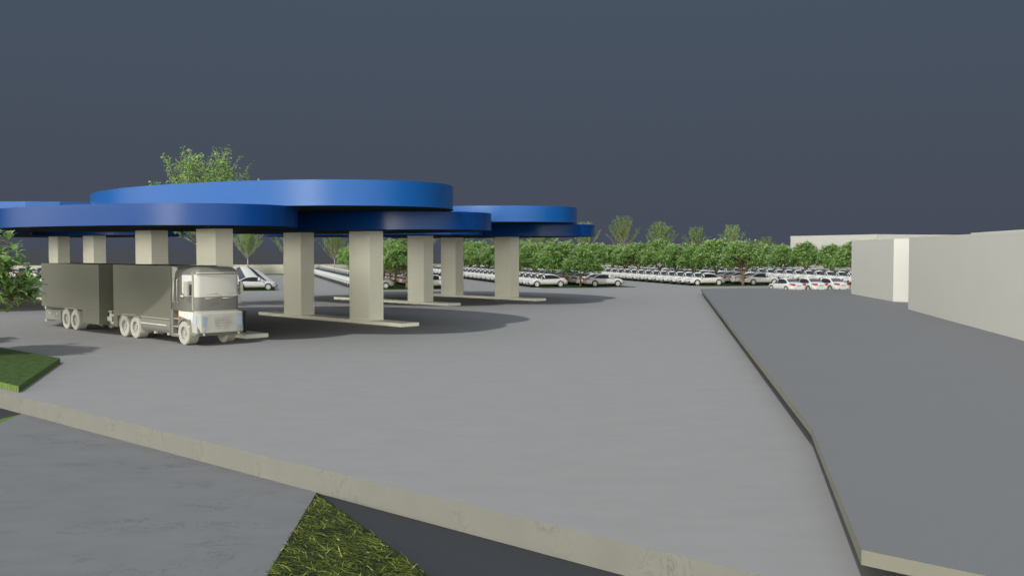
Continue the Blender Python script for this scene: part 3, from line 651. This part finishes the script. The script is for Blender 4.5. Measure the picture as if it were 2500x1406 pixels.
# ------------------------------------------------------------------ frangipani trees
def frangipani(seed, keep=1.0, big=1.0):
    r = random.Random(seed); wood = MB(); leaf = MB(); flo = MB(); tips = []
    def grow(p, d, ln, rad, lev):
        q = p + d*ln; mid = p + d*ln*.5 + Vector((r.uniform(-1, 1), r.uniform(-1, 1), 0))*ln*.06
        nn = 7 if lev < 2 else 5
        wood.tube(p, mid, rad, rad*.9, nn); wood.tube(mid, q, rad*.9, rad*.75, nn)
        if lev >= 3:
            for _ in range(2 if lev < 5 else 1):
                a = r.uniform(0, 2*pi); o2 = Vector((cos(a), sin(a), r.uniform(-.55, .3))) + Vector((q.x, q.y, 0))*.5
                o2.normalize(); b0 = p+(q-p)*r.random(); e2 = b0+o2*r.uniform(.25, .6); wood.tube(b0, e2, rad*.5, rad*.35, 4); tips.append((e2, o2))
        if lev == 6 or (lev == 5 and r.random() < .25): tips.append((q, d)); return
        k = 3 if (lev in (0, 1, 3) or r.random() < .3) else 2
        a0 = r.uniform(0, 2*pi)
        for i in range(k):
            a = a0+2*pi*i/k+r.uniform(-.35, .35); sp = radians(r.uniform(34, 52) if lev < 2 else r.uniform(26, 48))
            side = d.orthogonal().normalized(); side.rotate(__import__('mathutils').Quaternion(d, a))
            nd = (d*cos(sp)+side*sin(sp)); nd.z += .10 if lev > 2 else .02
            if nd.z < .02: nd.z = .02+.15*r.random()
            nd.normalize(); grow(q, nd, ln*r.uniform(.72, .92), rad*.70, lev+1)
    grow(Vector((0, 0, 0)), Vector((r.uniform(-.12, .12), r.uniform(-.12, .12), 1)).normalized(), r.uniform(.6, .75), .115, 0)
    if keep < 1: tips = [t_ for t_ in tips if r.random() < keep]
    # squash so that every variant is about 4.8 m tall
    zmax = max(q.z for q, d in tips); rmax = sorted(math.hypot(q.x, q.y) for q, d in tips)[int(len(tips)*.93)]
    sz = 5.05/zmax; sr = 2.45/rmax
    wood.v = [(x*sr, y*sr, z*sz) for x, y, z in wood.v]
    for q, d in tips:
        q = Vector((q.x*sr, q.y*sr, q.z*sz)); nl = r.randint(8, 12)
        hue = r.gauss(.5, .12)
        for i in range(nl):
            a = 2.4*i+r.uniform(-.2, .2); ele = radians(r.uniform(-15, 60)); L = r.uniform(.30, .48)*big; w = L*.135
            dd = Vector((cos(a)*cos(ele), sin(a)*cos(ele), sin(ele))); sd = Vector((-sin(a), cos(a), 0)); up = dd.cross(sd)*-1
            b = q + dd*.03; pts = []
            for u, ww, dr in ((0, .15, 0), (.35, .85, .02), (.68, 1, -.01), (1.0, .02, -.09)):
                c = b+dd*L*u+Vector((0, 0, dr)); pts.append((c-sd*w*ww+Vector((0, 0, .25*w*ww)), c, c+sd*w*ww+Vector((0, 0, .25*w*ww))))
            v = [tuple(x) for t3 in pts for x in t3]
            leaf.add(v, [(0, 1, 4, 3), (1, 2, 5, 4), (3, 4, 7, 6), (4, 5, 8, 7), (6, 7, 10, 9), (7, 8, 11, 10)], 0, True, max(0, min(1, hue+r.gauss(0, .26))))
        if r.random() < .26:
            for i in range(r.randint(4, 8)):
                c = q+Vector((r.uniform(-.11, .11), r.uniform(-.11, .11), r.uniform(.16, .32)))
                for j in range(5):
                    a = 2*pi*j/5+i; e1 = Vector((cos(a), sin(a), .35)); s1 = Vector((-sin(a), cos(a), 0))
                    flo.add([tuple(c), tuple(c+e1*.07-s1*.045), tuple(c+e1*.13), tuple(c+e1*.07+s1*.045)], [(0, 1, 2, 3)])
    return wood.mesh('trunk', ['bark_brown'], fix=False), leaf.mesh('crown', ['plumeria_leaf'], fix=False), flo.mesh('flowers', ['petal'], fix=False)
FR = [frangipani(s) for s in (11, 23, 37, 41)] + [frangipani(52, .32, 1.15)]
rt = random.Random(5)
def put_fr(x, y, z, k, rz, sc, label, group='frangipani trees in the car park'):
    t = thing('frangipani_tree', label, 'tree', (x, y, z), rz, group); t.scale = (sc, sc, sc)
    for me, nm in zip(FR[k], ('trunk', 'crown', 'flowers')): link(me, nm, t)
    return t
NEAR = {(18.2, 0): 'frangipani tree between the second and third pillars, nearest the camera', (38.0, 0): 'small frangipani tree standing alone between the two side-on cars right of the last pillar',
        (57.9, 0): 'frangipani tree with a forked trunk left of the three cars seen from behind'}
for s, k0, k1, desc in ((18.2, 0, 9, 'on the strip between the middle pillars'), (38.0, 0, 11, 'on the strip right of the rightmost pillar'), (57.9, 0, 11, 'on the strip right of the lone side-on cars'),
                        (77.6, 1, 11, 'on the strip behind the three cars seen from behind'), (97.4, 3, 11, 'on the farthest right strip')):
    for k in range(k0, k1):
        t = 107.6+5.95*k+rt.uniform(-.4, .4); x, y = st(s+rt.uniform(-.25, .25), t)
        lb = NEAR.get((s, k)) or '%s frangipani tree from the camera %s' % (ORD[k-k0], desc)
        put_fr(x, y, .05, rt.randrange(4), rt.uniform(0, 6.28), rt.uniform(.90, 1.10) * (.88 if (s, k) == (38.0, 0) else 1), lb)
put_fr(-21.9, 40.0, .2, 4, 1.1, 1.04, 'large frangipani tree cut off by the left edge, in front of the trailer', 'frangipani trees at the left')
put_fr(-27.2, 44.6, .2, 2, 4.0, 1.0, 'frangipani tree hidden beyond the left picture edge, casting shade on the paving', 'frangipani trees at the left')

# ------------------------------------------------------------------ tall open trees
def tall(seed, nleaf, lsz):
    r = random.Random(seed); wood = MB(); leaf = MB(); Z0 = 0.0; HT = 6.0
    wood.tube((0, 0, 0), (.03, .02, 2.2), .085, .06, 7); wood.tube((.03, .02, 2.2), (0, 0, 4.6), .06, .02, 6)
    spots = []
    for i in range(46):
        a = i*2.4+r.uniform(-.4, .4); u = (i/46)**1.1; z = u*2.6
        sp = radians(r.uniform(38, 62)*(1-.62*u)+6); L = r.uniform(3.6, 4.6)*(1-.30*u)
        d = Vector((cos(a)*sin(sp), sin(a)*sin(sp), cos(sp))); p = Vector((0, 0, z)); rad = .045*(1-.4*u); n = 6
        for j in range(n):
            q = p + d*(L/n); wood.tube(p, q, rad*(1-j/n)+.006, rad*(1-(j+1)/n)+.006, 4)
            if j >= 1:
                for s_ in range(3):
                    b = r.uniform(0, 2*pi); e2 = (d+Vector((cos(b), sin(b), .5))*.62).normalized(); tl_ = r.uniform(.45, 1.0)
                    tp = p+(q-p)*r.random(); te = tp+e2*tl_; te.z = min(te.z, 5.95); wood.tube(tp, te, .012, .005, 3); spots.append((tp, te))
            d = (d+Vector((r.uniform(-.12, .12), r.uniform(-.12, .12), .16))).normalized(); p = q
            if p.z > 5.5: break
    mz = 6.0
    for _ in range(nleaf):
        a, b = r.choice(spots); c = a+(b-a)*r.uniform(.25, 1.1)+Vector((r.uniform(-.08, .08),)*1+(r.uniform(-.08, .08), r.uniform(-.08, .08)))
        if c.z > mz+r.uniform(-.5, .15) or c.z < .45: continue
        v1 = Vector((r.uniform(-1, 1), r.uniform(-1, 1), r.uniform(-.6, .6))).normalized(); v2 = v1.orthogonal().normalized(); s_ = lsz*r.uniform(.7, 1.25)
        leaf.add([tuple(c), tuple(c+v1*s_*.5-v2*s_*.36), tuple(c+v1*s_), tuple(c+v1*s_*.5+v2*s_*.36)], [(0, 1, 2, 3)], 0, False, max(0, min(1, r.gauss(.5, .22))))
    return wood.mesh('branches', ['bark_pale'], fix=False), leaf.mesh('crown', ['small_leaf'], fix=False)
TT = [tall(3, 7500, .14), tall(8, 7500, .14), tall(15, 10500, .13)]
m = MB(); m.tube((0, 0, 0), (.02, 0, .5), .16, .12, 9); m.tube((.02, 0, .5), (0, 0, 1), .12, .088, 9); trunk_me = m.mesh('trunk', ['bark_pale'])
def put_tall(x, y, zf, s, rz, k, label, z0=.0, zs=None):
    t = thing('tall_tree', label, 'tree', (x, y, z0), rz, 'tall open trees behind the car park')
    tk = link(trunk_me, 'trunk', t); tk.scale = (s, s, zf-z0)
    for me, nm in zip(TT[k], ('branches', 'crown')):
        o = link(me, nm, t, (0, 0, zf-z0)); o.scale = (s, s, zs or s)
tallspec = [(605, 632.6, 92), (712, 633, 88), (817, 634, 78), (1033, 622, 84), (1128, 613, 84), (1222, 613, 84), (1325.5, 615, 92), (1430, 612, 80), (1520, 607, 88), (1611, 617, 84), (1698, 619, 72), (1787, 612, 70), (1870, 632, 60)]
TL = ['left of the first middle pillar, rising behind the car row', 'mostly hidden by the first middle pillar', 'seen between the two middle pillars', 'seen just right of the third pillar', 'mostly hidden by the fourth pillar',
      'mostly hidden by the rightmost pillar', 'its limbs fanning out below the right canopy edge', 'peeping out beside the right end of the canopy', 'tallest of the row, right of the canopy end', 'second tall one right of the canopy end',
      'third from the right of the row', 'second from the right of the row', 'rightmost of the row, left of the far building']
for (px, yf, w), lb in zip(tallspec, TL):
    kx = (px-1250)/2468; # the row stands 3 m inside the perimeter wall
    D = 170.5/(CX-kx*CY)*1.0; D = 173.4*1.0/(CX-kx*CY)
    s = w*D/2468/6.5; zf = 4.34-(yf-608)*D/2468
    put_tall(kx*D, D, zf, s, rt.uniform(0, 6.28), rt.randrange(2), 'tall pale-stemmed tree '+lb)
put_tall(-22.7, 75.0, 4.0, 1.42, 2.0, 2, 'big tall tree whose crown rises above the nearest blue canopy', zs=1.33)
